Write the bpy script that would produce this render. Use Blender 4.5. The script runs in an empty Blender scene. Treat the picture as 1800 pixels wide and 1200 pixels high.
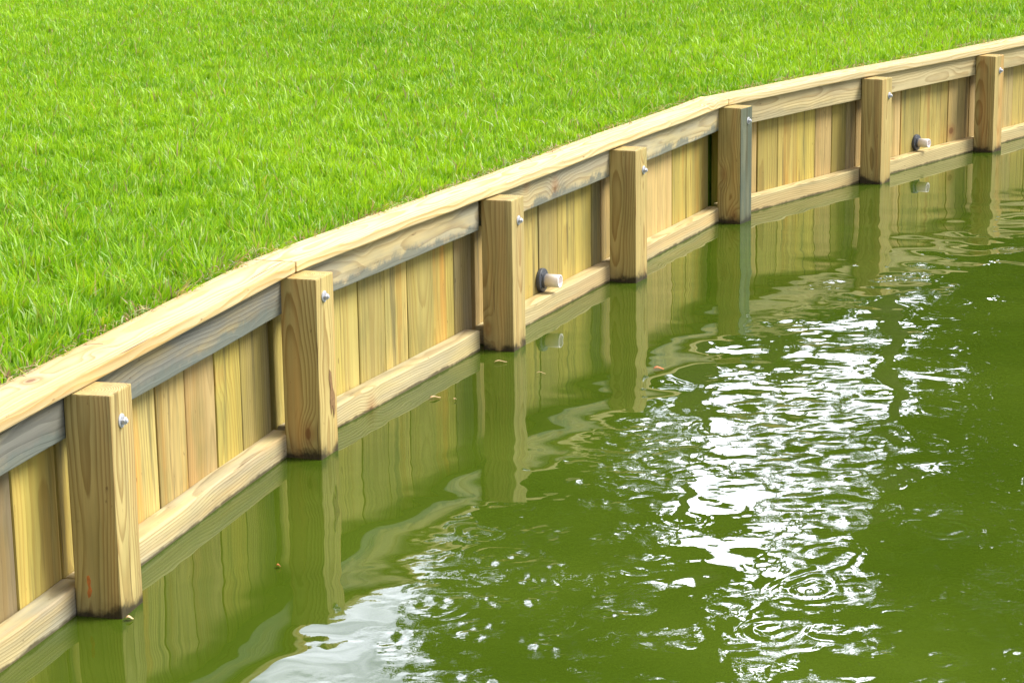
import bpy, bmesh, math, random
import numpy as np
from mathutils import Vector, Matrix
R = math.radians
C = bpy.context.scene.collection
rng = np.random.default_rng(11)
random.seed(5)

# ------------------------------------------------------------------ camera
CAM_H, PITCH, ROLL, FOC = 1.9923, 0.2252, -0.0148, 3870.9
cd = bpy.data.cameras.new('camera'); cam = bpy.data.objects.new('camera', cd); C.objects.link(cam)
cp, sp = math.cos(PITCH), math.sin(PITCH); cr, sr = math.cos(ROLL), math.sin(ROLL)
F = Vector((0, cp, -sp)); R0 = Vector((1, 0, 0)); U0 = Vector((0, sp, cp))
RR = cr*R0 + sr*U0; UU = -sr*R0 + cr*U0
cam.matrix_world = Matrix(((RR.x, UU.x, -F.x, 0), (RR.y, UU.y, -F.y, 0), (RR.z, UU.z, -F.z, CAM_H), (0, 0, 0, 1)))
cd.sensor_width = 36.0; cd.lens = FOC/1800*36.0; cd.clip_start = 0.05; cd.clip_end = 2000
bpy.context.scene.camera = cam

# ------------------------------------------------------------------ sky, clouds, sun
SUN_EL, SUN_AZ = 48.0, 9.0            # azimuth counted from +X towards +Y
wd = bpy.data.worlds.new("World"); bpy.context.scene.world = wd; wd.use_nodes = True
nt = wd.node_tree; nt.nodes.clear()
def N(t, typ, **kw):
    n = t.nodes.new(typ)
    for k, v in kw.items(): setattr(n, k, v)
    return n
out = N(nt, 'ShaderNodeOutputWorld'); bg = N(nt, 'ShaderNodeBackground'); bg.inputs[1].default_value = 0.1
sky = N(nt, 'ShaderNodeTexSky'); sky.sky_type = 'NISHITA'; sky.sun_disc = False
sky.sun_elevation = R(SUN_EL); sky.sun_rotation = R(90-SUN_AZ); sky.dust_density = 2.0
tc = N(nt, 'ShaderNodeTexCoord'); mp = N(nt, 'ShaderNodeMapping'); mp.inputs['Scale'].default_value = (1, 1, 2.2)
mp.inputs['Location'].default_value = (0.35, 0.2, 0.0)
cn = N(nt, 'ShaderNodeTexNoise'); cn.inputs['Scale'].default_value = 2.6; cn.inputs['Detail'].default_value = 9; cn.inputs['Roughness'].default_value = .55
rp = N(nt, 'ShaderNodeValToRGB'); rp.color_ramp.elements[0].position = .36; rp.color_ramp.elements[1].position = .55
# clouds are brightest in the bank over the far shore
dn = N(nt, 'ShaderNodeVectorMath', operation='DOT_PRODUCT'); dn.inputs[1].default_value = (.12, .93, .35)
br = N(nt, 'ShaderNodeMapRange'); br.inputs[1].default_value = .80; br.inputs[2].default_value = .985; br.inputs[3].default_value = 6.5; br.inputs[4].default_value = 82.0
cc = N(nt, 'ShaderNodeVectorMath', operation='SCALE'); cc.inputs[0].default_value = (.95, .955, 1.08)
mx = N(nt, 'ShaderNodeMix', data_type='RGBA')
L = nt.links.new
L(tc.outputs['Generated'], mp.inputs[0]); L(mp.outputs[0], cn.inputs[0]); L(cn.outputs[0], rp.inputs[0])
L(tc.outputs['Generated'], dn.inputs[0]); L(dn.outputs['Value'], br.inputs[0]); L(br.outputs[0], cc.inputs['Scale'])
L(rp.outputs[0], mx.inputs[0]); L(sky.outputs[0], mx.inputs[6]); L(cc.outputs[0], mx.inputs[7])
L(mx.outputs[2], bg.inputs[0]); L(bg.outputs[0], out.inputs[0])
sd = bpy.data.lights.new('sun', 'SUN'); sd.energy = 3.4; sd.angle = R(26); sd.color = (1, .975, .89)
sun = bpy.data.objects.new('sun', sd); C.objects.link(sun)
sdir = Vector((math.cos(R(SUN_EL))*math.cos(R(SUN_AZ)), math.cos(R(SUN_EL))*math.sin(R(SUN_AZ)), math.sin(R(SUN_EL))))
sun.rotation_euler = sdir.to_track_quat('Z', 'Y').to_euler(); sun.location = (20, 0, 30)
vs = bpy.context.scene.view_settings
vs.view_transform = 'Standard'; vs.look = 'None'; vs.gamma = 1; vs.use_curve_mapping = False; vs.exposure = 0.92

# ------------------------------------------------------------------ helpers
def tag(o, label=None, cat=None, group=None, kind=None):
    if label: o['label'] = label
    if cat: o['category'] = cat
    if group: o['group'] = group
    if kind: o['kind'] = kind
    return o
def empty(name, loc, rz=0):
    o = bpy.data.objects.new(name, None); C.objects.link(o); o.location = loc; o.rotation_euler = (0, 0, rz); o.empty_display_size = .1
    return o
def mesh_np(name, V, faces_flat, sizes, mat, smooth=False, attrs=None, parent=None):
    me = bpy.data.meshes.new(name)
    V = np.asarray(V, np.float32); faces_flat = np.asarray(faces_flat, np.int32); sizes = np.asarray(sizes, np.int32)
    me.vertices.add(len(V)); me.vertices.foreach_set('co', V.ravel())
    me.loops.add(len(faces_flat)); me.loops.foreach_set('vertex_index', faces_flat)
    me.polygons.add(len(sizes)); st = np.concatenate([[0], np.cumsum(sizes)[:-1]]).astype(np.int32)
    me.polygons.foreach_set('loop_start', st); me.polygons.foreach_set('loop_total', sizes)
    if smooth: me.polygons.foreach_set('use_smooth', np.ones(len(sizes), bool))
    for k, (typ, arr) in (attrs or {}).items():
        a = me.attributes.new(k, typ, 'POINT')
        a.data.foreach_set('color' if typ == 'FLOAT_COLOR' else ('vector' if typ == 'FLOAT_VECTOR' else 'value'), np.asarray(arr, np.float32).ravel())
    me.update(calc_edges=True); me.materials.append(mat)
    o = bpy.data.objects.new(name, me); C.objects.link(o)
    if parent: o.parent = parent
    return o

class Timber:
    """sawn lumber pieces collected into one part; every vertex carries grain coordinates (length along x) and the tone of its piece"""
    def __init__(s): s.bm = bmesh.new(); s.gc = s.bm.verts.layers.float_vector.new('gc'); s.tt = s.bm.verts.layers.float_color.new('tint')
    def piece(s, o, u, v, w, lu, lv, lw, tint, bevel=.004, cuts=1, wob=.0, pith=None, ends=(0, 0)):
        """box from corner o along unit vectors u (length), v, w; ends = mitre shifts of the far w/v edge"""
        o, u, v, w = Vector(o), Vector(u), Vector(v), Vector(w)
        tmp = bmesh.new(); n = max(1, cuts); vv = {}
        for i in range(n+1):
            for j in (0, 1):
                for k in (0, 1):
                    a = lu*i/n
                    if i == 0: a += ends[0]*j
                    if i == n: a += ends[1]*j
                    vv[i, j, k] = tmp.verts.new((a, lv*j, lw*k))
        for i in range(n):
            tmp.faces.new((vv[i,0,0], vv[i,0,1], vv[i+1,0,1], vv[i+1,0,0])); tmp.faces.new((vv[i,1,0], vv[i+1,1,0], vv[i+1,1,1], vv[i,1,1]))
            tmp.faces.new((vv[i,0,0], vv[i+1,0,0], vv[i+1,1,0], vv[i,1,0])); tmp.faces.new((vv[i,0,1], vv[i,1,1], vv[i+1,1,1], vv[i+1,0,1]))
        tmp.faces.new((vv[0,0,0], vv[0,1,0], vv[0,1,1], vv[0,0,1])); tmp.faces.new((vv[n,0,0], vv[n,0,1], vv[n,1,1], vv[n,1,0]))
        bmesh.ops.recalc_face_normals(tmp, faces=tmp.faces[:])
        ed = [e for e in tmp.edges if len(e.link_faces) == 2 and e.calc_face_angle(0) > .5]
        bmesh.ops.bevel(tmp, geom=ed, offset=bevel, segments=2, affect='EDGES', profile=.6)
        if pith is None: pith = (random.uniform(-.5, 1.5)*lv, random.choice((-1, 1))*random.uniform(.25, .8)*max(lw, .05))
        off = random.uniform(0, 50); ph = [random.uniform(0, 6.28) for _ in range(4)]
        mp_ = {}
        for q in tmp.verts:
            x, y, z = q.co
            dy = wob*(math.sin(x*3.1+ph[0])+.5*math.sin(x*9+ph[1])); dz = wob*(math.sin(x*2.7+ph[2])+.5*math.sin(x*11+ph[3]))
            p = o + u*x + v*(y+dy) + w*(z+dz)
            nv = s.bm.verts.new(p); nv[s.gc] = (x+off, y-pith[0], z-pith[1]+off*.0); nv[s.tt] = (tint[0], tint[1], tint[2], random.random())
            mp_[q] = nv
        t4 = random.random()
        for nv in mp_.values(): nv[s.tt] = (tint[0], tint[1], tint[2], t4)
        for f in tmp.faces: s.bm.faces.new([mp_[q] for q in f.verts])
        tmp.free()
    def build(s, name, mat, parent):
        bmesh.ops.recalc_face_normals(s.bm, faces=s.bm.faces[:])
        me = bpy.data.meshes.new(name); s.bm.to_mesh(me); s.bm.free(); me.materials.append(mat)
        o = bpy.data.objects.new(name, me); C.objects.link(o); o.parent = parent
        return o

# ------------------------------------------------------------------ materials
class MT:
    def __init__(s, name):
        s.m = bpy.data.materials.new(name); s.m.use_nodes = True; s.t = s.m.node_tree; s.t.nodes.clear()
        s.out = N(s.t, 'ShaderNodeOutputMaterial')
    def L(s, a, b): s.t.links.new(a, b)
    def math(s, op, a, b=None, c=None, clamp=False):
        n = N(s.t, 'ShaderNodeMath', operation=op); n.use_clamp = clamp
        for i, v in enumerate((a, b, c)):
            if v is None: continue
            if hasattr(v, 'is_linked') or hasattr(v, 'links'): s.L(v, n.inputs[i])
            else: n.inputs[i].default_value = v
        return n.outputs[0]
    def vmul(s, v, sc):
        n = N(s.t, 'ShaderNodeVectorMath', operation='MULTIPLY'); s.L(v, n.inputs[0]); n.inputs[1].default_value = sc; return n.outputs[0]
    def vadd(s, a, b):
        n = N(s.t, 'ShaderNodeVectorMath', operation='ADD'); s.L(a, n.inputs[0])
        if isinstance(b, tuple): n.inputs[1].default_value = b
        else: s.L(b, n.inputs[1])
        return n.outputs[0]
    def noise(s, v, scale=1, detail=3, rough=.5, dist=0):
        n = N(s.t, 'ShaderNodeTexNoise'); s.L(v, n.inputs['Vector']); n.inputs['Scale'].default_value = scale
        n.inputs['Detail'].default_value = detail; n.inputs['Roughness'].default_value = rough; n.inputs['Distortion'].default_value = dist
        return n
    def ramp(s, f, stops, interp='LINEAR'):
        n = N(s.t, 'ShaderNodeValToRGB'); s.L(f, n.inputs[0]); cr_ = n.color_ramp; cr_.interpolation = interp
        while len(cr_.elements) < len(stops): cr_.elements.new(.5)
        for e, (p, c) in zip(cr_.elements, stops): e.position = p; e.color = (*c, 1) if len(c) == 3 else c
        return n.outputs[0]
    def smooth(s, f, a, b, o0=0., o1=1.):
        n = N(s.t, 'ShaderNodeMapRange'); n.interpolation_type = 'SMOOTHSTEP'
        s.L(f, n.inputs[0]); n.inputs[1].default_value = a; n.inputs[2].default_value = b; n.inputs[3].default_value = o0; n.inputs[4].default_value = o1
        return n.outputs[0]
    def mix(s, f, a, b, mode='MIX'):
        n = N(s.t, 'ShaderNodeMix', data_type='RGBA', blend_type=mode)
        for v, k in ((f, 0), (a, 6), (b, 7)):
            if isinstance(v, (int, float)): n.inputs[k].default_value = v
            elif isinstance(v, tuple): n.inputs[k].default_value = (*v, 1)
            else: s.L(v, n.inputs[k])
        return n.outputs[2]
    def bsdf(s, color, rough=.7, normal=None, **kw):
        b = N(s.t, 'ShaderNodeBsdfPrincipled')
        for k, v in (('Base Color', color), ('Roughness', rough)):
            if isinstance(v, tuple): b.inputs[k].default_value = (*v, 1)
            elif isinstance(v, (int, float)): b.inputs[k].default_value = v
            else: s.L(v, b.inputs[k])
        for k, v in kw.items(): b.inputs[k.replace('_', ' ')].default_value = v
        if normal is not None: s.L(normal, b.inputs['Normal'])
        s.L(b.outputs[0], s.out.inputs[0]); return b
    def bump(s, h, dist=.002, strength=1.):
        n = N(s.t, 'ShaderNodeBump'); s.L(h, n.inputs['Height']); n.inputs['Distance'].default_value = dist; n.inputs['Strength'].default_value = strength
        return n.outputs[0]

def wood(name, early, late, grey=(.30, .31, .30), spacing=.008, contrast=.7, wet=.0, knot_c=(.20, .09, .03), orange=(.55, .24, .06), greyamt=1., mott=.25, dirt=.4, fringe=0., knots=.45, tan=None, glow=.35):
    m = MT(name)
    at = N(m.t, 'ShaderNodeAttribute'); at.attribute_name = 'gc'; g = at.outputs['Vector']
    tn = N(m.t, 'ShaderNodeAttribute'); tn.attribute_name = 'tint'
    sep = N(m.t, 'ShaderNodeSeparateColor'); m.L(tn.outputs['Color'], sep.inputs[0]); tr, tg, tb = sep.outputs; ta = tn.outputs['Alpha']
    # every piece takes its own slice of the noise
    cx = N(m.t, 'ShaderNodeCombineXYZ'); m.L(m.math('MULTIPLY', ta, 37.), cx.inputs[1]); m.L(m.math('MULTIPLY', ta, 91.), cx.inputs[2])
    gs = m.vadd(g, cx.outputs[0])
    # slow wander of the pith
    n1 = m.noise(m.vmul(gs, (1.3, 3., 3.)), 1, 2)
    w1 = N(m.t, 'ShaderNodeVectorMath', operation='SUBTRACT'); m.L(n1.outputs['Color'], w1.inputs[0]); w1.inputs[1].default_value = (.5, .5, .5)
    g2 = m.vadd(g, m.vmul(w1.outputs[0], (0, .075, .075)))
    # knots
    vo = N(m.t, 'ShaderNodeTexVoronoi'); m.L(m.vmul(gs, (1.0, 2.2, .7)), vo.inputs['Vector']); vo.inputs['Scale'].default_value = 2.3; vo.inputs['Randomness'].default_value = 1
    kd = vo.outputs['Distance']
    sepk = N(m.t, 'ShaderNodeSeparateColor'); m.L(vo.outputs['Color'], sepk.inputs[0])
    has = m.math('GREATER_THAN', sepk.outputs[0], knots)
    bulge = m.math('MULTIPLY', m.smooth(kd, .26, .0), has)
    core = m.math('MULTIPLY', m.smooth(kd, .062, .035), has)
    halo = m.math('MULTIPLY', m.smooth(kd, .15, .05), has)
    sx = N(m.t, 'ShaderNodeSeparateXYZ'); m.L(g2, sx.inputs[0])
    rad = m.math('SQRT', m.math('ADD', m.math('MULTIPLY', sx.outputs[1], sx.outputs[1]), m.math('MULTIPLY', sx.outputs[2], sx.outputs[2])))
    rad = m.math('ADD', rad, m.math('MULTIPLY', bulge, .022))
    n3 = m.noise(m.vmul(gs, (3., 22., 22.)), 1, 3)
    rr = m.math('ADD', m.math('DIVIDE', rad, spacing), m.math('MULTIPLY', n3.outputs[0], .9))
    fr = m.math('FRACT', rr)
    late_f = m.ramp(fr, [(0, (0, 0, 0)), (.45, (.18,)*3), (.82, (.95,)*3), (.92, (1,)*3), (1., (0, 0, 0))])
    fib = m.noise(m.vmul(gs, (2.5, 160., 160.)), 1, 3, .6)
    stre = m.noise(m.vmul(gs, (.8, 26., 26.)), 1, 3, .6)
    big = m.noise(m.vmul(gs, (1.6, 6., 6.)), 1, 3, .55)
    col = m.mix(m.math('MULTIPLY', late_f, m.math('MULTIPLY', m.smooth(big.outputs[0], .25, .7, .45, 1.), contrast)), early, late)
    if tan:      # boards differ in hue, some straw, some tan
        col = m.mix(m.smooth(ta, .35, .95, 0, .85), col, m.mix(m.math('MULTIPLY', late_f, .5), tan, tuple(c*.62 for c in tan)))
    # resinous orange streaks
    of = m.math('MULTIPLY', m.smooth(m.noise(m.vmul(gs, (.55, 13., 13.)), 1, 3, .55).outputs[0], .47, .66), tg, clamp=True)
    col = m.mix(of, col, orange)
    # grey weathering with its own patches
    gf = m.math('MULTIPLY', m.smooth(m.noise(m.vmul(gs, (1.5, 9., 9.)), 1, 5, .6).outputs[0], .34, .6, glow, 1.), m.math('MULTIPLY', tb, greyamt), clamp=True)
    gcol = m.mix(m.math('MULTIPLY', late_f, .55), grey, tuple(c*.5 for c in grey))
    col = m.mix(gf, col, gcol)
    # olive stain blotches of the preservative
    pf = m.smooth(m.noise(m.vmul(gs, (2.2, 7., 7.)), 1, 4, .6).outputs[0], .45, .75, 0, mott)
    col = m.mix(pf, col, (.20, .19, .06))
    v = m.math('MULTIPLY', m.math('ADD', .66, m.math('MULTIPLY', stre.outputs[0], .68)), m.math('ADD', .86, m.math('MULTIPLY', fib.outputs[0], .28)))
    v = m.math('MULTIPLY', v, tr)
    vv = N(m.t, 'ShaderNodeVectorMath', operation='SCALE'); m.L(col, vv.inputs[0]); m.L(v, vv.inputs['Scale']); col = vv.outputs[0]
    col = m.mix(m.math('MULTIPLY', halo, .45), col, tuple(c*1.6 for c in knot_c)); col = m.mix(m.math('MULTIPLY', core, .85), col, knot_c)
    # damp grey-green dirt in long vertical runs, and fine dark specks
    dr = m.math('MULTIPLY', m.smooth(m.noise(m.vmul(gs, (1.1, 17., 17.)), 1, 5, .65).outputs[0], .52, .72), dirt)
    col = m.mix(dr, col, (.085, .075, .035))
    sk = m.math('MULTIPLY', m.smooth(m.noise(m.vmul(gs, (22., 70., 70.)), 1, 2, .5).outputs[0], .70, .78), .55)
    col = m.mix(sk, col, (.10, .055, .02))
    if fringe:      # blue-green mould creeping up from the lower edge of the rail
        gz = N(m.t, 'ShaderNodeNewGeometry'); sg = N(m.t, 'ShaderNodeSeparateXYZ'); m.L(gz.outputs['Position'], sg.inputs[0])
        fn = m.noise(gz.outputs['Position'], 7, 6, .7); fz = m.math('ADD', sg.outputs[2], m.math('MULTIPLY', m.math('SUBTRACT', fn.outputs[0], .5), .16))
        fm = m.math('MULTIPLY', m.math('MULTIPLY', m.smooth(fz, .525, .495, 0, fringe), m.smooth(sg.outputs[2], .30, .31)), m.smooth(tb, .1, .6))
        col = m.mix(fm, col, (.12, .14, .12))
    # drying checks
    ck = m.math('MULTIPLY', m.smooth(m.noise(m.vmul(gs, (1.6, 75., 75.)), 1, 2).outputs[0], .70, .76), .65)
    col = m.mix(ck, col, (.06, .035, .015))
    geo = N(m.t, 'ShaderNodeNewGeometry'); sz = N(m.t, 'ShaderNodeSeparateXYZ'); m.L(geo.outputs['Position'], sz.inputs[0])
    wn = m.noise(geo.outputs['Position'], 8, 5, .65)
    wl = m.math('ADD', sz.outputs[2], m.math('MULTIPLY', m.math('SUBTRACT', wn.outputs[0], .5), -.15 if wet else -.032))
    rough = .72
    if wet:
        # black waterline scum left by the changing pond level, plus a damp band
        col = m.mix(m.smooth(wl, .085, .0, 0, .4*wet), col, (.07, .05, .018)); col = m.mix(m.smooth(wl, .042, .008, 0, .85*wet), col, (.008, .008, .004))
    else:
        col = m.mix(m.smooth(wl, .014, .003, 0, .85), col, (.05, .04, .015))
    h = m.math('ADD', m.math('MULTIPLY', late_f, .5), m.math('ADD', m.math('MULTIPLY', fib.outputs[0], .7), m.math('MULTIPLY', ck, -2.)))
    m.bsdf(col, rough, m.bump(h, .0012, .8), Specular_IOR_Level=.3)
    return m.m

YEL = (.45, .355, .080); YLT = (.28, .18, .03)
M = {}
M['cap'] = wood('cap_wood', (.62, .51, .275), (.42, .275, .07), spacing=.012, contrast=.95, knots=.3, mott=.08, orange=(.6, .36, .12), dirt=.12)
M['post'] = wood('post_wood', (.50, .39, .145), (.26, .165, .045), spacing=.0075, contrast=.9, wet=1.0, mott=.40, knots=.3)
M['plank'] = wood('plank_wood', YEL, YLT, spacing=.014, contrast=.65, mott=.6, knots=.15, orange=(.42, .215, .032), dirt=.7, tan=(.52, .355, .135))
M['rail'] = wood('rail_wood', (.55, .45, .22), (.33, .23, .09), grey=(.29, .285, .24), spacing=.010, contrast=.85, mott=.2, orange=(.6, .32, .10), fringe=.8, knots=.2, glow=.12)
M['mossy'] = wood('mossy_wood', (.42, .40, .24), (.12, .13, .08), grey=(.13, .175, .125), spacing=.010, contrast=.9, wet=.8, mott=.4, dirt=.8)
def simple(name, col, rough=.5, metal=0., var=.25, scale=40, **kw):
    m = MT(name); tcn = N(m.t, 'ShaderNodeTexCoord'); n = m.noise(tcn.outputs['Object'], scale, 4, .6)
    c = m.mix(n.outputs[0], tuple(x*(1-var) for x in col), tuple(min(1, x*(1+var)) for x in col))
    m.bsdf(c, rough, m.bump(n.outputs[0], .0006, .5), Metallic=metal, **kw); return m.m
M['galv'] = simple('galvanised_steel', (.50, .51, .54), .5, .4, .3, 90)
M['pvc'] = simple('white_pvc', (.90, .82, .78), .35, 0, .06, 25)
M['flange'] = simple('grey_plastic', (.065, .07, .082), .4, 0, .35, 40)
M['hole'] = simple('dark_hollow', (.01, .01, .01), .8)
M['leafdry'] = simple('dry_leaf', (.62, .40, .22), .6, 0, .3, 60)
M['leaforange'] = simple('orange_leaf', (.50, .13, .03), .6, 0, .3, 60)

# ------------------------------------------------------------------ wall layout (metres; water level z = 0)
PD = 0.13; PW = 0.14; POST_H = 0.606
posts = [(-1.038, 5.494, 75.8), (-0.632, 6.986, 70.7), (.007, 8.51, 69.5), (.570, 9.846, 64.9), (1.200, 11.362, 59.7), (2.144, 12.614, 57.1), (3.055, 13.832, 54.5)]
A0, A1, A2 = R(74.8), R(67.3), R(53.1)
def dirs(a): return Vector((math.cos(a), math.sin(a), 0)), Vector((math.sin(a), -math.cos(a), 0))
t0, _ = dirs(A0); t2, _ = dirs(A2)
first = Vector(posts[0][:2]); last = Vector(posts[-1][:2])
def ext(p, t, k): return (p.x+t.x*k, p.y+t.y*k)
allp = [(*ext(first, t0, -3.10), 74.8), (*ext(first, t0, -1.55), 74.8)] + posts + [(*ext(last, t2, 1.53), 53.1), (*ext(last, t2, 3.05), 53.1), (*ext(last, t2, 4.6), 53.1)]
mids = []
for x, y, a in allp:
    t, n = dirs(R(a)); mids.append(Vector((x, y, 0)) + t*PW/2)
wall = tag(empty('retaining_wall', (0, 0, 0)), 'timber retaining wall of square posts, upright planks and rails holding the lawn above the pond', 'retaining wall')
Z = Vector((0, 0, 1))

# posts with their bolts
def lathe(bm, c, ax, prof, seg=20, cap=True):
    ax = Vector(ax).normalized(); s = ax.orthogonal().normalized(); q = ax.cross(s); rings = []
    for (r, h) in prof: rings.append([bm.verts.new(Vector(c)+ax*h+(s*math.cos(k*2*math.pi/seg)+q*math.sin(k*2*math.pi/seg))*r) for k in range(seg)])
    for a, b in zip(rings, rings[1:]):
        for k in range(seg): bm.faces.new((a[k], a[(k+1) % seg], b[(k+1) % seg], b[k]))
    if cap: bm.faces.new(rings[-1]); bm.faces.new(rings[0][::-1])
def obj(name, bm, mat, parent=None, smooth=False):
    bmesh.ops.recalc_face_normals(bm, faces=bm.faces[:])
    me = bpy.data.meshes.new(name); bm.to_mesh(me); bm.free(); me.materials.append(mat)
    if smooth:
        me.polygons.foreach_set('use_smooth', np.ones(len(me.polygons), bool))
    o = bpy.data.objects.new(name, me); C.objects.link(o)
    if parent: o.parent = parent
    return o
def scar(parent, c, u, v, nrm, outline, mat):
    bm = bmesh.new(); f_ = [bm.verts.new(Vector(c)+u*a+v*b+nrm*.0004) for a, b in outline]; k_ = [bm.verts.new(Vector(c)+u*a*.72+v*b*.8+nrm*.0018) for a, b in outline]
    m_ = len(outline)
    for q in range(m_): bm.faces.new((f_[q], f_[(q+1) % m_], k_[(q+1) % m_], k_[q]))
    bm.faces.new(k_); return obj('bark_scar', bm, mat, parent)
M['scar'] = simple('raw_orange_wood', (.52, .17, .035), .7, 0, .5, 60)
M['torn'] = simple('torn_brown_wood', (.22, .125, .045), .8, 0, .6, 70)
bolts = [(.07, .52), (.07, .52), (.063, .524), (.06, .539), (.071, .517), (.092, .507), (.094, .532), (.099, .505), (.078, .512), (.07, .52), (.07, .52), (.07, .52)]
# tone, orange, grey per post
ptone = [(1, .2, .1), (1, .2, .1), (.98, .25, .05), (1.03, .35, .0), (.92, .2, .05), (.95, .25, .0), (.98, .3, .0), (.95, .5, .0), (.97, .4, .0), (1, .3, 0), (1, .3, 0), (1, .3, 0)]
plabel = {2: 'largest post at the left with an orange scar just above the water', 3: 'post under the cap joint with brown torn grain on its front face',
          4: 'post just left of the nearer drain outlet', 5: 'warm brown post just right of the nearer drain outlet', 6: 'post at the bend with a green grey weathered front face',
          7: 'knotty post just left of the farther drain outlet', 8: 'post just right of the farther drain outlet'}
for i, (x, y, a) in enumerate(allp):
    t, n = dirs(R(a)); o = Vector((x, y, 0))
    T = Timber()
    corner = o - n*PD + Z*(-.7)
    T.piece(corner, Z, n, t, POST_H+.7, PD, PW, ptone[i], bevel=.005, cuts=6, wob=.0008, pith=(random.uniform(.0, .6)*PD, random.uniform(.3, .7)*PW))
    p = T.build('post', M['post'], wall)
    if i in plabel: p['label'] = plabel[i]
    if i == 6:      # front face of this post is weathered green grey, its sides are not
        T = Timber(); T.piece(corner + n*(PD-.001), Z, n, t, POST_H+.7-.004, .0035, PW-.001, (.62, .0, .85), bevel=.001, cuts=6, wob=.0004, pith=(.02, .07))
        T.build('weathered_face', M['mossy'], p)
    bx, bz = bolts[i]; c = o + t*bx + Z*bz
    bm = bmesh.new()
    lathe(bm, c, n, [(.019, -.002), (.019, .003), (.0175, .004)], 24)
    lathe(bm, c + n*.0045, n, [(.0115, 0), (.0115, .008), (.010, .010)], 6)
    lathe(bm, c + n*.0135, n, [(.0062, 0), (.0062, .004), (.005, .0055)], 12)
    obj('bolt', bm, M['galv'], p)
    if i == 2:      # torn orange scar low on the near side of the post
        scar(p, o - n*.088 + Z*.085, n, Z, -t, [(-.006, .030), (.002, .034), (.007, .018), (.005, .002), (.009, -.012), (.003, -.030), (-.004, -.036), (-.007, -.020), (-.002, -.004), (-.006, .010)], M['scar'])
    if i == 3:      # bark torn away near the far edge of the front face
        scar(p, o + t*.095 + Z*.19, t, Z, n, [(-.012, .10), (.004, .085), (.010, .04), (.028, .0), (.026, -.05), (.014, -.075), (.006, -.03), (-.008, -.06), (-.016, -.01), (-.010, .03), (-.018, .07)], M['torn'])

# bays: planks, upper and lower rails
OFFP = .198      # plank face behind the post fronts
seams = {0: [.0, .22, .43, .65, .87, 1.09, 1.30, 1.545], 1: [.0, .22, .43, .65, .87, 1.09, 1.19, 1.30, 1.545],
         2: [.0, .21, .42, .635, .844, 1.07, 1.274, 1.525], 3: [.0, .2, .41, .625, .84, 1.035, 1.27, 1.47, 1.64],
         4: [.01, .24, .45, .69, .907, 1.12, 1.333, 1.445], 5: [.0, .2, .4, .60, 1.024, 1.243, 1.345, 1.53, 1.632],
         6: [.05, .24, .45, .665, .877, 1.09, 1.28, 1.45, 1.56], 7: [.0, .15, .36, .567, .824, .986, 1.21, 1.45, 1.515]}
# (tone, orange, grey); darker planks left of posts: board colour, algae and painted post shade
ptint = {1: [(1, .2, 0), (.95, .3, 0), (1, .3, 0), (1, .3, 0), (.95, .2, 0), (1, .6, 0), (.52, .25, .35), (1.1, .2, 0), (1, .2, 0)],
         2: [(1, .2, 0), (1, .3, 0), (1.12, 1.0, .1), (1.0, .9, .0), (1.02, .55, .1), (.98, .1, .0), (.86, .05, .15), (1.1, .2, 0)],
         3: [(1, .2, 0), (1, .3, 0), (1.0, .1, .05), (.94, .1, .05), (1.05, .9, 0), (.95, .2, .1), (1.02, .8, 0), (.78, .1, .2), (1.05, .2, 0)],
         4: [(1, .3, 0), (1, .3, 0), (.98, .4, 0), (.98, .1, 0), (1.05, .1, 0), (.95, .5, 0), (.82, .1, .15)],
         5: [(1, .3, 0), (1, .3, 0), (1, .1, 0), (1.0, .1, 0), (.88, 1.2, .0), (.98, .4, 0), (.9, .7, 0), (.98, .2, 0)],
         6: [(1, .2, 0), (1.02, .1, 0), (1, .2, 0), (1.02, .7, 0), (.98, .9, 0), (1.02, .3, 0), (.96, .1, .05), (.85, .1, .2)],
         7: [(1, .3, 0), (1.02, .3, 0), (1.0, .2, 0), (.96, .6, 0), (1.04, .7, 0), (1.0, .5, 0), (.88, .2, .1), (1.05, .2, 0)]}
rtone = {0: (.8, .1, .9), 1: (.62, .1, 1.0), 2: (.60, .1, 1.0), 3: (.98, .15, .72), 4: (.95, .1, .62), 5: (.95, .1, .6), 6: (1.0, .15, .25), 7: (1.03, .15, .15), 8: (1., .1, .2), 9: (1, .1, .2), 10: (1, .1, .2)}
btone = {0: (.95, .1, .4), 1: (.98, .3, .7), 2: (1.05, .3, .5), 3: (1.04, .3, .4), 4: (1.0, .3, .2), 5: (1.0, .3, .2), 6: (1.0, .2, .1), 7: (1.0, .3, .0), 8: (1, .1, .1), 9: (1, .1, .1), 10: (1, .1, .1)}
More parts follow.
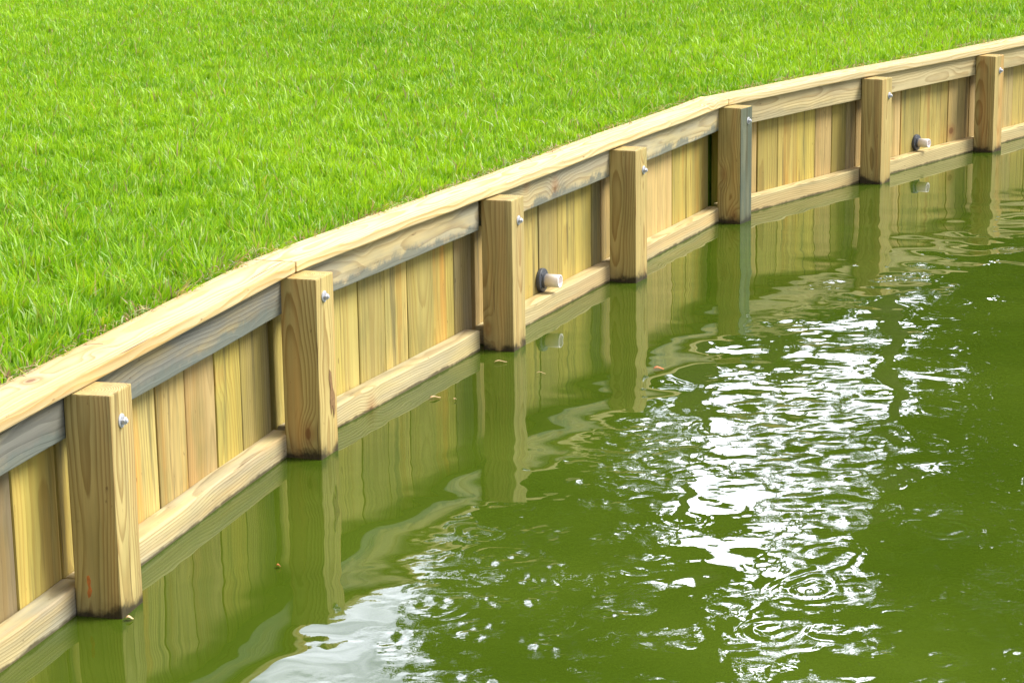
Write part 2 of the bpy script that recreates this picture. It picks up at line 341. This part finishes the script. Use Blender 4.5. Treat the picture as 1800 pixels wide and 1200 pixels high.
for i in range(len(mids)-1):
    a, b = mids[i], mids[i+1]; t = (b-a); Ln = t.length; t.normalize(); n = Vector((t.y, -t.x, 0))
    T = Timber(); sm = seams.get(i) or [j*Ln/7 for j in range(8)]
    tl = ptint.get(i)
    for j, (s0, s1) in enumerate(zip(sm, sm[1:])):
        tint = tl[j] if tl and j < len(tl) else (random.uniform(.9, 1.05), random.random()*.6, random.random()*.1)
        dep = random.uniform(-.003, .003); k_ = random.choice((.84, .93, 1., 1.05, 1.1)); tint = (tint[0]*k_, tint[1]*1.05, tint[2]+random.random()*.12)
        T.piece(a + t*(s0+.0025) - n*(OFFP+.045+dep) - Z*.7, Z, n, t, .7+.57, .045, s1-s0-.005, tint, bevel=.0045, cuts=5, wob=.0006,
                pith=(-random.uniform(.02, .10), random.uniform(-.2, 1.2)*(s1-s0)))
    T.build('plank_panel', M['plank'], wall)
    e1 = Ln - (.082 if i == 3 else .004)
    T = Timber(); T.piece(a + t*.004 - n*(OFFP-.0005) + Z*.484, t, n, Z, e1-.008, OFFP-PD-.002, .126, rtone[i], bevel=.004, cuts=8, wob=.0012, pith=(random.uniform(-.03, .0), random.uniform(-.02, .14)))
    o = T.build('upper_rail', M['rail'], wall)
    if i in (1, 2): o['label'] = 'dark grey weathered upper rail'
    e1 = Ln - (.085 if i == 3 else .004)
    T = Timber(); T.piece(a + t*.004 - n*(OFFP-.0005) + Z*(-.06), t, n, Z, e1-.008, OFFP-PD-.002, .14+random.uniform(-.003, .003), btone[i], bevel=.006, cuts=8, wob=.0015, pith=(random.uniform(.0, .07), random.uniform(-.1, .0)))
    T.build('lower_rail', M['rail'], wall)

# cap boards: straight between the bends, mitred there
FO = .100; CW = .160; CZ = .612; CT = .036
def corner_pt(i, off):      # intersection of the offset lines at bend i (index into mids)
    ta, tb = (mids[i]-mids[i-1]).normalized(), (mids[i+1]-mids[i]).normalized()
    na, nb = Vector((ta.y, -ta.x, 0)), Vector((tb.y, -tb.x, 0))
    bis = (na+nb).normalized(); return mids[i] - bis*(off/bis.dot(na))
def cap_board(p0f, p0b, p1f, p1b, tint, cuts=12, z=CZ):
    """p..f front corner, p..b back corner at each end"""
    u = (p1b-p0b).normalized(); v = Vector((u.y, -u.x, 0))
    lv = (p0f-p0b).dot(v); T = Timber()
    T.piece(p0b + Z*z, u, v, Z, (p1b-p0b).length, lv, CT, tint, bevel=.005, cuts=cuts, wob=.0018, pith=(random.uniform(.02, .2), random.uniform(-.05, -.03)),
            ends=((p0f-p0b).dot(u), (p1f-p1b).dot(u)))
    return T.build('cap_board', M['cap'], wall)
def endpt(i, off, t): n = Vector((t.y, -t.x, 0)); return mids[i]-n*off
ta = (mids[1]-mids[0]).normalized(); tz = (mids[-1]-mids[-2]).normalized()
B3f, B3b = corner_pt(3, FO), corner_pt(3, FO+CW); B6f, B6b = corner_pt(6, FO), corner_pt(6, FO+CW)
g_ = (mids[3]-mids[2]).normalized()*.0032
cap_board(endpt(0, FO, ta), endpt(0, FO+CW, ta), B3f-g_, B3b-g_, (.93, .55, .04), 16, CZ-.001)
cap_board(B3f+g_, B3b+g_, B6f-g_, B6b-g_, (1.05, .15, 0), 16, CZ+.0015)
cap_board(B6f+g_, B6b+g_, endpt(len(mids)-1, FO, tz), endpt(len(mids)-1, FO+CW, tz), (.99, .2, .03), 16, CZ-.0005)

# ------------------------------------------------------------------ drain outlets
def drain(bay, along, z, rad, label):
    a, b = mids[bay], mids[bay+1]; t = (b-a).normalized(); n = Vector((t.y, -t.x, 0))
    c = a + t*along - n*(OFFP-.002) + Z*z
    root = tag(empty('drain_outlet', c), label, 'drain pipe', 'drain outlets through the timber wall')
    bm = bmesh.new(); L0 = Vector((0, 0, 0)); R1, R2 = rad*.86, rad*1.58
    lathe(bm, L0, n, [(R2, .0), (R2, .012), (R2*.96, .016), (R1*1.22, .018), (R1*1.18, .026), (R1*1.0, .027)], 32)
    for k in range(4):
        d = (t*math.cos(k*math.pi/2+.75)+Z*math.sin(k*math.pi/2+.75))*R2*.76
        lathe(bm, d+n*.016, n, [(.0055, 0), (.0055, .0035), (.002, .004)], 8)
    obj('flange', bm, M['flange'], root)
    bm = bmesh.new(); rin = R1*.78
    lathe(bm, L0, n, [(rin, .026), (R1, .026), (R1, .088), (R1*.97, .091), (rin, .091), (rin*.98, .088), (rin*.98, .035), (.001, .035)], 28, cap=False)
    obj('pipe', bm, M['pvc'], root, True)
    return root
drain(4, .705, .131, .033, 'nearer and larger white drain pipe in a dark round flange')
drain(7, .77, .133, .031, 'smaller distant white drain pipe in a dark flange, between the two farthest posts')

# ------------------------------------------------------------------ lawn ground and water sheets
def offset_line(off):
    pts = [endpt(0, off, ta)]
    for i in range(1, len(mids)-1): pts.append(corner_pt(i, off) if i in (3, 6) else None)
    pts = [p for p in pts if p is not None] + [endpt(len(mids)-1, off, tz)]
    return pts
soil = MT('lawn_soil'); tcs = N(soil.t, 'ShaderNodeTexCoord'); ns = soil.noise(tcs.outputs['Object'], 9, 6, .65)
soil.bsdf(soil.ramp(ns.outputs[0], [(.3, (.06, .10, .010)), (.5, (.11, .23, .012)), (.8, (.17, .27, .02))]), .95, soil.bump(ns.outputs[0], .02, .6), Specular_IOR_Level=.05)
inner = offset_line(FO+CW-.004)
far0 = inner[0]-ta*300; far1 = inner[-1]+tz*300
GZ = .618
bm = bmesh.new()
loop = [far0] + inner + [far1, Vector((-400, 500, 0)), Vector((-500, -300, 0))]
vsn = [bm.verts.new((p.x, p.y, GZ)) for p in loop]; f = bm.faces.new(vsn)
bmesh.ops.triangulate(bm, faces=[f])
low = [bm.verts.new((p.x, p.y, -1.2)) for p in loop[:len(inner)+2]]      # the earth bank behind the wall
for q in range(len(low)-1): bm.faces.new((vsn[q], vsn[q+1], low[q+1], low[q]))
g = tag(obj('lawn_ground', bm, soil.m), kind='structure')

# water -------------------------------------------------------------
wat = MT('pond_water'); tcw = N(wat.t, 'ShaderNodeTexCoord'); wo = tcw.outputs['Object']
wn1 = wat.noise(wat.vmul(wo, (1, 1, 0)), 1.1, 3, .5)
bc = wat.ramp(wn1.outputs[0], [(.3, (.037, .064, .0035)), (.7, (.053, .084, .006))])
mk = N(wat.t, 'ShaderNodeAttribute'); mk.attribute_name = 'chop'
fine = wat.noise(wat.vmul(wo, (1, 1, 0)), 34, 3, .6); 
hh = wat.math('MULTIPLY', fine.outputs[0], mk.outputs['Fac'])
wb = wat.bsdf(bc, .012, wat.bump(hh, .002, 1.), IOR=1.40)
def axis(lo, hi, step, far, grow=1.35):
    mid = list(np.arange(lo, hi+1e-6, step)); a = []; d = step; x = hi
    while x < far: d *= grow; x += d; a.append(x)
    b = []; d = step; x = lo
    while x > -far: d *= grow; x -= d; b.append(x)
    return np.array(b[::-1]+mid+a)
xs = axis(-1.4, 3.6, .0115, 350); ys = axis(4.3, 12.6, .0125, 350)
X, Y = np.meshgrid(xs, ys)
def wall_dist(X, Y):      # signed distance in front of the wall line
    d = None
    P = [mids[0], mids[3], mids[6], mids[-1]]
    for k in range(3):
        t = (P[k+1]-P[k]).normalized(); n = Vector((t.y, -t.x))
        e = (X-P[k].x)*n.x + (Y-P[k].y)*n.y
        d = e if d is None else (np.maximum(d, e) if False else np.minimum(d, e))
    return d
WD = wall_dist(X, Y)
def sstep(x, a, b): u = np.clip((x-a)/(b-a), 0, 1); return u*u*(3-2*u)
wr = np.random.default_rng(4)
def waves(lmin, lmax, n, spread=math.pi, mean=0.):
    h = np.zeros_like(X)
    for _ in range(n):
        lam = lmin*(lmax/lmin)**wr.random(); th = mean+(wr.random()*2-1)*spread; k = 2*math.pi/lam
        h += lam*np.sin(k*(X*math.cos(th)+Y*math.sin(th)) + wr.random()*6.28)/(2*math.pi)
    return h/math.sqrt(n/2)      # slope rms about 1 (radian) before scaling
def blob(cx, cy, rx, ry, ang=0., p=2.):
    c, s = math.cos(ang), math.sin(ang); u = ((X-cx)*c+(Y-cy)*s)/rx; v = (-(X-cx)*s+(Y-cy)*c)/ry
    return np.exp(-(u*u+v*v)**(p/2))
def patchy(lam, thr, soft):      # irregular patches 0..1
    q = waves(lam*.7, lam*1.6, 26); q = q/q.std(); return sstep(q, thr-soft, thr+soft)
near = sstep(WD, .15, 1.3)
inside = (X > -1.6) & (X < 3.9) & (Y > 4.1) & (Y < 13)
H = waves(.22, .7, 24)*(.005 + .013*near) + waves(.09, .22, 24)*.0045*patchy(.5, .0, .8)
Mmain = np.clip(blob(.96, 7.35, .25, .95, -.06, 3.)*1.0 + blob(.84, 6.1, .11, .5)*.7 + blob(1.22, 8.7, .22, .45)*.5 + blob(.55, 7.1, .2, .35)*.35, 0, 1)
Mleft = np.clip(blob(.02, 5.75, .42, .7, -.3, 3.)*.75 + blob(.45, 6.9, .25, .5)*.35 + blob(.35, 5.1, .5, .5)*.6, 0, 1)
Mlow = blob(.85, 5.1, .5, .45)*.65 + blob(1.45, 5.2, .4, .35)*.35 + blob(1.24, 6.12, .13, .2)*.6 + blob(1.5, 5.6, .5, .9)*.16 + blob(1.9, 7.2, .5, 1.2)*.12 + blob(.33, 6.75, .14, .25)*.6
Mtop = blob(1.95, 9.75, .16, .35)*.8 + blob(2.75, 10.3, .3, .8)*.6 + blob(1.55, 9.9, .3, .4)*.5
mask = np.clip(Mmain*(.35+.65*patchy(.28, -.3, .5)) + (Mleft+Mlow)*(.12+.88*patchy(.2, .25, .45)) + Mtop*patchy(.3, .5, .4), 0, 1)*sstep(WD, .35, .9)
H += waves(.06, .24, 70)*(.056*Mmain+.035)*mask + waves(.034, .08, 80)*(.048*Mmain+.21*(1-Mmain))*mask*patchy(.12, .1, .6)
H += waves(.10, .35, 40, .9, 1.2)*.010*near*(.3+.7*patchy(.6, .0, .6))
for (cx, cy, r0, amp) in [(1.24, 6.17, .085, .0022), (-.10, 6.18, .055, .0026), (-.04, 5.98, .085, .0022), (.80, 5.66, .075, .0028), (.98, 5.40, .07, .0022), (1.30, 5.08, .08, .0018),
                         (.66, 5.34, .06, .0024), (.62, 5.04, .09, .0018), (.24, 6.88, .05, .0024), (.05, 5.4, .08, .0018), (.9, 5.93, .075, .003), (.5, 6.3, .06, .0012), (1.02, 4.9, .07, .0018), (-.2, 5.55, .06, .0016)]:
    ex = X-cx; ey = (Y-cy)*(.75+.3*wr.random()); an = np.arctan2(ey, ex); p0 = wr.random(3)*6.28
    d = np.hypot(ex, ey)*(1+.16*np.sin(2*an+p0[0])+.09*np.sin(3*an+p0[1]))
    am = .35+.65*np.clip(np.sin(an+p0[2])+.6*np.sin(3*an+p0[0]), 0, 1)
    H += amp*am*np.sin((d-r0)*2*math.pi/.042+p0[1])*np.exp(-((d-r0)/.032)**2)*(.4+.6*patchy(.07, -.2, .5))
edge = sstep(X, -1.6, -1.2)*(1-sstep(X, 3.3, 3.6))*sstep(Y, 4.2, 4.5)*(1-sstep(Y, 12.2, 12.6))
H = np.where(inside, H*edge, 0)
chop = np.where(inside, np.clip(mask, 0, 1)*.6, 0)*edge
ny, nx = X.shape
idx = np.arange(nx*ny).reshape(ny, nx)
q = np.stack([idx[:-1, :-1], idx[:-1, 1:], idx[1:, 1:], idx[1:, :-1]], -1).reshape(-1, 4)
w = mesh_np('pond_water', np.stack([X, Y, H], -1).reshape(-1, 3), q.ravel(), np.full(len(q), 4), wat.m, True, {'chop': ('FLOAT', chop.ravel())})
tag(w, kind='structure')

# ------------------------------------------------------------------ grass
grm = MT('grass_blades'); ga = N(grm.t, 'ShaderNodeAttribute'); ga.attribute_name = 'tone'
gp = N(grm.t, 'ShaderNodeBsdfPrincipled'); grm.L(ga.outputs['Color'], gp.inputs['Base Color']); gp.inputs['Roughness'].default_value = .45; gp.inputs['Specular IOR Level'].default_value = .4
gt = N(grm.t, 'ShaderNodeBsdfTranslucent'); gcol = grm.mix(1., ga.outputs['Color'], (1.0, 1.0, .5), 'MULTIPLY'); grm.L(gcol, gt.inputs[0])
gm = N(grm.t, 'ShaderNodeMixShader'); gm.inputs[0].default_value = .42; grm.L(gp.outputs[0], gm.inputs[1]); grm.L(gt.outputs[0], gm.inputs[2]); grm.L(gm.outputs[0], grm.out.inputs[0])
P3 = [mids[0], mids[3], mids[6], mids[-1]]
def back_dist(x, y):      # distance behind the cap's inner edge (positive on the lawn)
    d = None
    for k in range(3):
        t = (P3[k+1]-P3[k]).normalized(); n = (t.y, -t.x)
        e = -((x-P3[k].x)*n[0] + (y-P3[k].y)*n[1]) - (FO+CW)
        d = e if d is None else np.maximum(d, e)
    return d
def lumps(x, y, lam, seed):
    r = np.random.default_rng(seed); h = np.zeros_like(x)
    for _ in range(14):
        k = 2*math.pi/(lam*(.6+.9*r.random())); th = r.random()*6.28; h += np.sin(k*(x*math.cos(th)+y*math.sin(th))+r.random()*6.28)
    return h/math.sqrt(7)
def sample_lawn():
    xs_, ys_, sc_ = [], [], []
    rg = np.random.default_rng(77)
    n = 60000; y = rg.uniform(3, 34, n); x = rg.uniform(-1, 1, n)*(y*.2325+6); k = (np.abs(x) > y*.2325+1.0) & (back_dist(x, y) > .004)
    xs_.append(x[k]); ys_.append(y[k]); sc_.append(np.full(k.sum(), 2.0))
    rg = np.random.default_rng(8)
    for y0 in np.arange(3.0, 34, .5):
        d = y0+.25; hw = d*.2325+ (1.0 if d < 20 else 2.5)
        x0, x1 = -hw-.3, hw+.3
        inview = 1.0 if d < 20.5 else .5
        dens = 10500*min(1, (7.5/d))**1.35*inview
        n = int((x1-x0)*.5*dens); x = rg.uniform(x0, x1, n); y = rg.uniform(y0, y0+.5, n)
        k = back_dist(x, y) > .004
        xs_.append(x[k]); ys_.append(y[k]); sc_.append(np.full(k.sum(), max(1, (d/7.5)**.62)))
    return np.concatenate(xs_), np.concatenate(ys_), np.concatenate(sc_)
gx, gy, gs_ = sample_lawn(); n = len(gx); rg = np.random.default_rng(9)
bd = back_dist(gx, gy)
cl = lumps(gx, gy, .35, 1); cl2 = lumps(gx, gy, .10, 2); cl3 = lumps(gx, gy, 1.3, 3)
hgt = (.040+.014*cl*.6+.010*cl2*.6)*(1+.35*rg.standard_normal(n)).clip(.4, 2.0); hgt = hgt.clip(.014, .10)*gs_**.35
hgt *= (.7+.3*np.clip(bd/.12, 0, 1))*(1+.35*np.clip((9.5-gy)/3., 0, 1))
az = rg.uniform(0, 2*math.pi, n); lean = np.abs(rg.normal(.0, .38, n))+.05
eg = np.exp(-bd/.035)*.75*np.clip(.6+.6*lumps(gx, gy, .3, 21), 0, 1.6)
lx = lumps(gx, gy, .22, 5)*.16+eg*.92; ly = lumps(gx, gy, .22, 6)*.16-eg*.39
dx = np.cos(az)*lean+lx; dy = np.sin(az)*lean+ly
wd_ = (.0026+.0018*rg.random(n))*gs_**.8
fa = az+rg.normal(0, .9, n)+math.pi/2; wx = np.cos(fa)*wd_; wy = np.sin(fa)*wd_
base = np.stack([gx, gy, np.full(n, GZ-.002)], -1)
side = np.stack([wx, wy, np.zeros(n)], -1)
up1 = np.stack([dx*hgt*.35, dy*hgt*.35, hgt*.62], -1); up2 = np.stack([dx*hgt*1.0, dy*hgt*1.0, hgt*(1.05-.22*np.minimum(lean, 1.5))], -1)
Vg = np.stack([base-side, base+side, base+up1+side*.85, base+up1-side*.85, base+up2], 1).reshape(-1, 3)
ib = np.arange(n)*5
fq = np.stack([ib, ib+1, ib+2, ib+3, ib+3, ib+2, ib+4], -1).ravel(); fs = np.tile([4, 3], n)
# blade tones
rnd = rg.random(n); tone = np.empty((n, 4)); tone[:, 3] = 1
g0 = np.array([.175, .385, .010]); g1 = np.array([.39, .61, .022]); m_ = np.clip(.47+.30*rg.standard_normal(n)+.12*cl3+.08*cl+.13*lumps(gx, gy, 5., 33), 0, 1)[:, None]
tone[:, :3] = g0*(1-m_)+g1*m_
pale = rnd < .07; tone[pale, :3] = np.array([.48, .62, .24])
straw = (rnd > 1-(.018+.012*np.clip(cl, 0, 3)+.22*np.exp(-bd/.05)*np.clip(1+1.2*lumps(gx, gy, .5, 40), 0, 3))); tone[straw, :3] = np.array([.50, .42, .20])*(.55+.6*rg.random(straw.sum())[:, None])
yel = (rnd > .06) & (rnd < .12); tone[yel, :3] = np.array([.36, .44, .03])
Tg = np.repeat(tone, 5, 0)
gr = mesh_np('lawn_grass', Vg, fq, fs, grm.m, False, {'tone': ('FLOAT_COLOR', Tg)})
tag(gr, 'bright green mown lawn behind the timber cap boards', 'grass', kind='stuff')

# long stray blades and dead straw lying against the cap edge
def strands(name, pts, mat, tones):
    V, Fc, Sz, Tn = [], [], [], []
    for (p, d, ln, wdt, curl, rise), tn_ in zip(pts, tones):
        d = np.array([math.cos(d), math.sin(d)]); s = np.array([-d[1], d[0]]); b = len(V); K = 6
        for k in range(K+1):
            u = k/K; c = math.sin(u*curl); q = np.array(p[:2]) + d*ln*u + s*ln*.35*c*u
            z = p[2] + rise*math.sin(u*math.pi*.9)*ln
            ww = wdt*(1-u**3)
            V.append((q[0]-s[0]*ww, q[1]-s[1]*ww, z)); V.append((q[0]+s[0]*ww, q[1]+s[1]*ww, z+.0008)); Tn += [tn_, tn_]
        for k in range(K): Fc += [b+2*k, b+2*k+1, b+2*k+3, b+2*k+2]; Sz.append(4)
    return mesh_np(name, V, Fc, Sz, mat, False, {'tone': ('FLOAT_COLOR', np.array(Tn))})
pts, tns = [], []
tot = [(P3[k+1]-P3[k]).length for k in range(3)]
for _ in range(3200):
    k = random.choices(range(3), tot)[0]; u = random.random(); t = (P3[k+1]-P3[k]).normalized(); nn = Vector((t.y, -t.x, 0))
    dn_ = random.gauss(.0, .016)
    clus = .5+.5*math.sin(u*tot[k]*7.3+k)+.5*math.sin(u*tot[k]*17.1)
    if random.random() > .3+.5*clus: continue
    p = P3[k].lerp(P3[k+1], u) - nn*(FO+CW+.006+dn_)
    z = CZ+CT+.001+random.random()*.006
    pts.append(((p.x, p.y, z), random.uniform(0, 6.28), random.uniform(.012, .06), random.uniform(.0009, .0024), random.uniform(-2, 2), random.uniform(.05, .35)))
    r_ = random.random(); c = (.50, .38, .20) if r_ < .5 else ((.22, .12, .05) if r_ < .75 else (.30, .38, .05))
    tns.append((*[v*random.uniform(.7, 1.2) for v in c], 1))
tag(strands('dry_straw', pts, grm.m, tns), 'dead straw and clippings along the inner edge of the cap boards', 'straw', kind='stuff')

# ------------------------------------------------------------------ flotsam on the water
def px_to(x, y, z):
    d = F + RR*((x-900)/FOC) - UU*((y-600)/FOC); k = (z-CAM_H)/d.z
    return Vector((0, 0, CAM_H)) + d*k
def floating_leaf(px, py, ln, wdt, rot, mat, label, curl=.12):
    c = px_to(px, py, .003); V, Fc, Sz = [], [], []; K = 8
    for k in range(K+1):
        u = k/K; ww = wdt*math.sin(math.pi*min(1, u*.93+.05))**.7; bend = math.sin(u*4)*ln*.10
        for s in (-1, 0, 1):
            V.append(((u-.5)*ln, bend+s*ww, .004+curl*abs(s)*ww+.003*math.sin(u*5)))
    for k in range(K):
        for s in (0, 1): a = k*3+s; Fc += [a, a+1, a+4, a+3]; Sz.append(4)
    o = mesh_np('floating_leaf', V, Fc, Sz, mat, True); o.location = c; o.rotation_euler = (0, 0, rot)
    sm_ = o.modifiers.new('thickness', 'SOLIDIFY'); sm_.thickness = .0012
    return tag(o, label, 'leaf', 'dead leaves floating by the wall')
floating_leaf(765, 700, .042, .009, .5, M['leafdry'], 'pale curled leaf floating on open water below the second bay from the left')
floating_leaf(800, 703, .015, .004, 1.1, M['leafdry'], 'tiny pale leaf scrap just right of the pale curled leaf')
floating_leaf(880, 637, .050, .005, .25, M['leafdry'], 'thin reddish twig like leaf at the foot of the post left of the nearer drain')
floating_leaf(951, 657, .035, .002, .0, M['leafdry'], 'thin pale grass stalk floating under the nearer drain outlet')
floating_leaf(490, 996, .011, .006, .3, M['leaforange'], 'small orange leaf on the dark water in front of the second large post')
floating_leaf(1158, 649, .040, .013, .1, M['leaforange'], 'orange brown leaf on the water right of centre')
floating_leaf(228, 1088, .020, .008, .2, M['leafdry'], 'small yellow leaf against the corner of the largest post')

# ------------------------------------------------------------------ trees beyond the lawn (seen in the water)
lfm = MT('tree_leaves'); la = N(lfm.t, 'ShaderNodeAttribute'); la.attribute_name = 'tone'
lp = N(lfm.t, 'ShaderNodeBsdfPrincipled'); lfm.L(la.outputs['Color'], lp.inputs['Base Color']); lp.inputs['Roughness'].default_value = .5
lt = N(lfm.t, 'ShaderNodeBsdfTranslucent'); lfm.L(la.outputs['Color'], lt.inputs[0]); lm = N(lfm.t, 'ShaderNodeMixShader'); lm.inputs[0].default_value = .3
lfm.L(lp.outputs[0], lm.inputs[1]); lfm.L(lt.outputs[0], lm.inputs[2]); lfm.L(lm.outputs[0], lfm.out.inputs[0])
barkm = simple('bark', (.12, .09, .06), .9, 0, .5, 6)
def foliage(name, centres, radii, nleaf, size, parent, rg):
    k = rg.integers(0, len(centres), nleaf); d = rg.standard_normal((nleaf, 3)); d /= np.linalg.norm(d, axis=1)[:, None]
    p = centres[k]+d*(radii[k]*rg.random(nleaf)**.45)[:, None]
    a = rg.standard_normal((nleaf, 3)); a /= np.linalg.norm(a, axis=1)[:, None]; b = np.cross(a, rg.standard_normal((nleaf, 3))); b /= np.linalg.norm(b, axis=1)[:, None]
    s = size*(.6+.8*rg.random(nleaf))[:, None]
    V = np.stack([p-a*s, p+b*s*.45, p+a*s, p-b*s*.45], 1).reshape(-1, 3)
    t = np.array([.045, .085, .018])+np.array([.03, .045, .008])*rg.random((nleaf, 1)); t = np.repeat(np.concatenate([t, np.ones((nleaf, 1))], 1), 4, 0)
    return mesh_np(name, V, np.arange(nleaf*4), np.full(nleaf, 4), lfm.m, False, {'tone': ('FLOAT_COLOR', t)}, parent)
def tree(x, y, h, rw, label, seed, nleaf=16000, low=.12):
    rg = np.random.default_rng(seed); root = tag(empty('tree', (x, y, GZ)), label, 'tree', 'trees beyond the lawn')
    bm = bmesh.new(); P = [(.30, 0), (.22, .3), (.17, h*.3), (.10, h*.65), (.04, h*.93)]
    lathe(bm, (0, 0, 0), (0, 0, 1), P, 12)
    cs, rs = [], []
    for j in range(34):
        u = low+(1-low)*(j+.5)/34; env = rw*math.sin(math.pi*min(1, (u-low)/(1-low)*.86+.12))**.6
        th = j*2.4; rr_ = env*(.35+.4*rg.random()); e = Vector((math.cos(th)*rr_, math.sin(th)*rr_, h*u)); cs.append(e); rs.append(env*.5+.15)
        s = Vector((0, 0, max(.5, h*u-rr_*.9))); ax = e-s
        lathe(bm, s, ax, [(.05, 0), (.015, ax.length)], 6)
    obj('trunk', bm, barkm, root)
    foliage('crown', np.array([tuple(c) for c in cs]), np.array(rs), nleaf, .19, root, rg)
    return root
tree(.4, 33, 24, 2.3, 'tall narrow dark tree reflected in the water in the bottom middle', 1, 30000, .04)
tree(8.7, 33, 24, 3.6, 'broad dark tree reflected at the right edge of the water', 2, 42000, .04)
tree(4.6, 40, 7.3, 3.6, 'low round tree reflected in the gap between the tall ones', 3, 14000, .06)
tree(2.55, 30, 24, 1.5, 'slim high crowned tree beside the tall narrow one', 7, 24000, .31)
tree(5.25, 30, 23, 1.4, 'slim high crowned tree beside the broad dark one', 8, 24000, .29)
tree(3.95, 32, 26, 2.2, 'highest crown closing the gap between the slim trees', 9, 26000, .41)
tree(-6.5, 36, 8.5, 3.0, 'low spreading tree behind the left side of the lawn', 4, 14000, .06)
tree(13.5, 36, 19, 3.5, 'tall tree standing right of the broad dark one', 5, 26000, .04)
# distant wood that reads as one mass
rgw = np.random.default_rng(12); cs, rs = [], []
for k in range(130):
    x = -85+k*1.35+rgw.normal(0, .6); hh_ = 4.2+2.4*math.sin(k*.5)+1.5*rgw.random()
    for z in np.arange(1.2, hh_, 1.7): cs.append((x+rgw.normal(0, .8), 75+rgw.normal(0, 2), z)); rs.append(1.9+.6*rgw.random())
tag(foliage('distant_wood', np.array(cs), np.array(rs), 60000, .32, None, rgw), 'far wood beyond the lawn, seen only as a dark band in reflection', 'wood', kind='stuff')
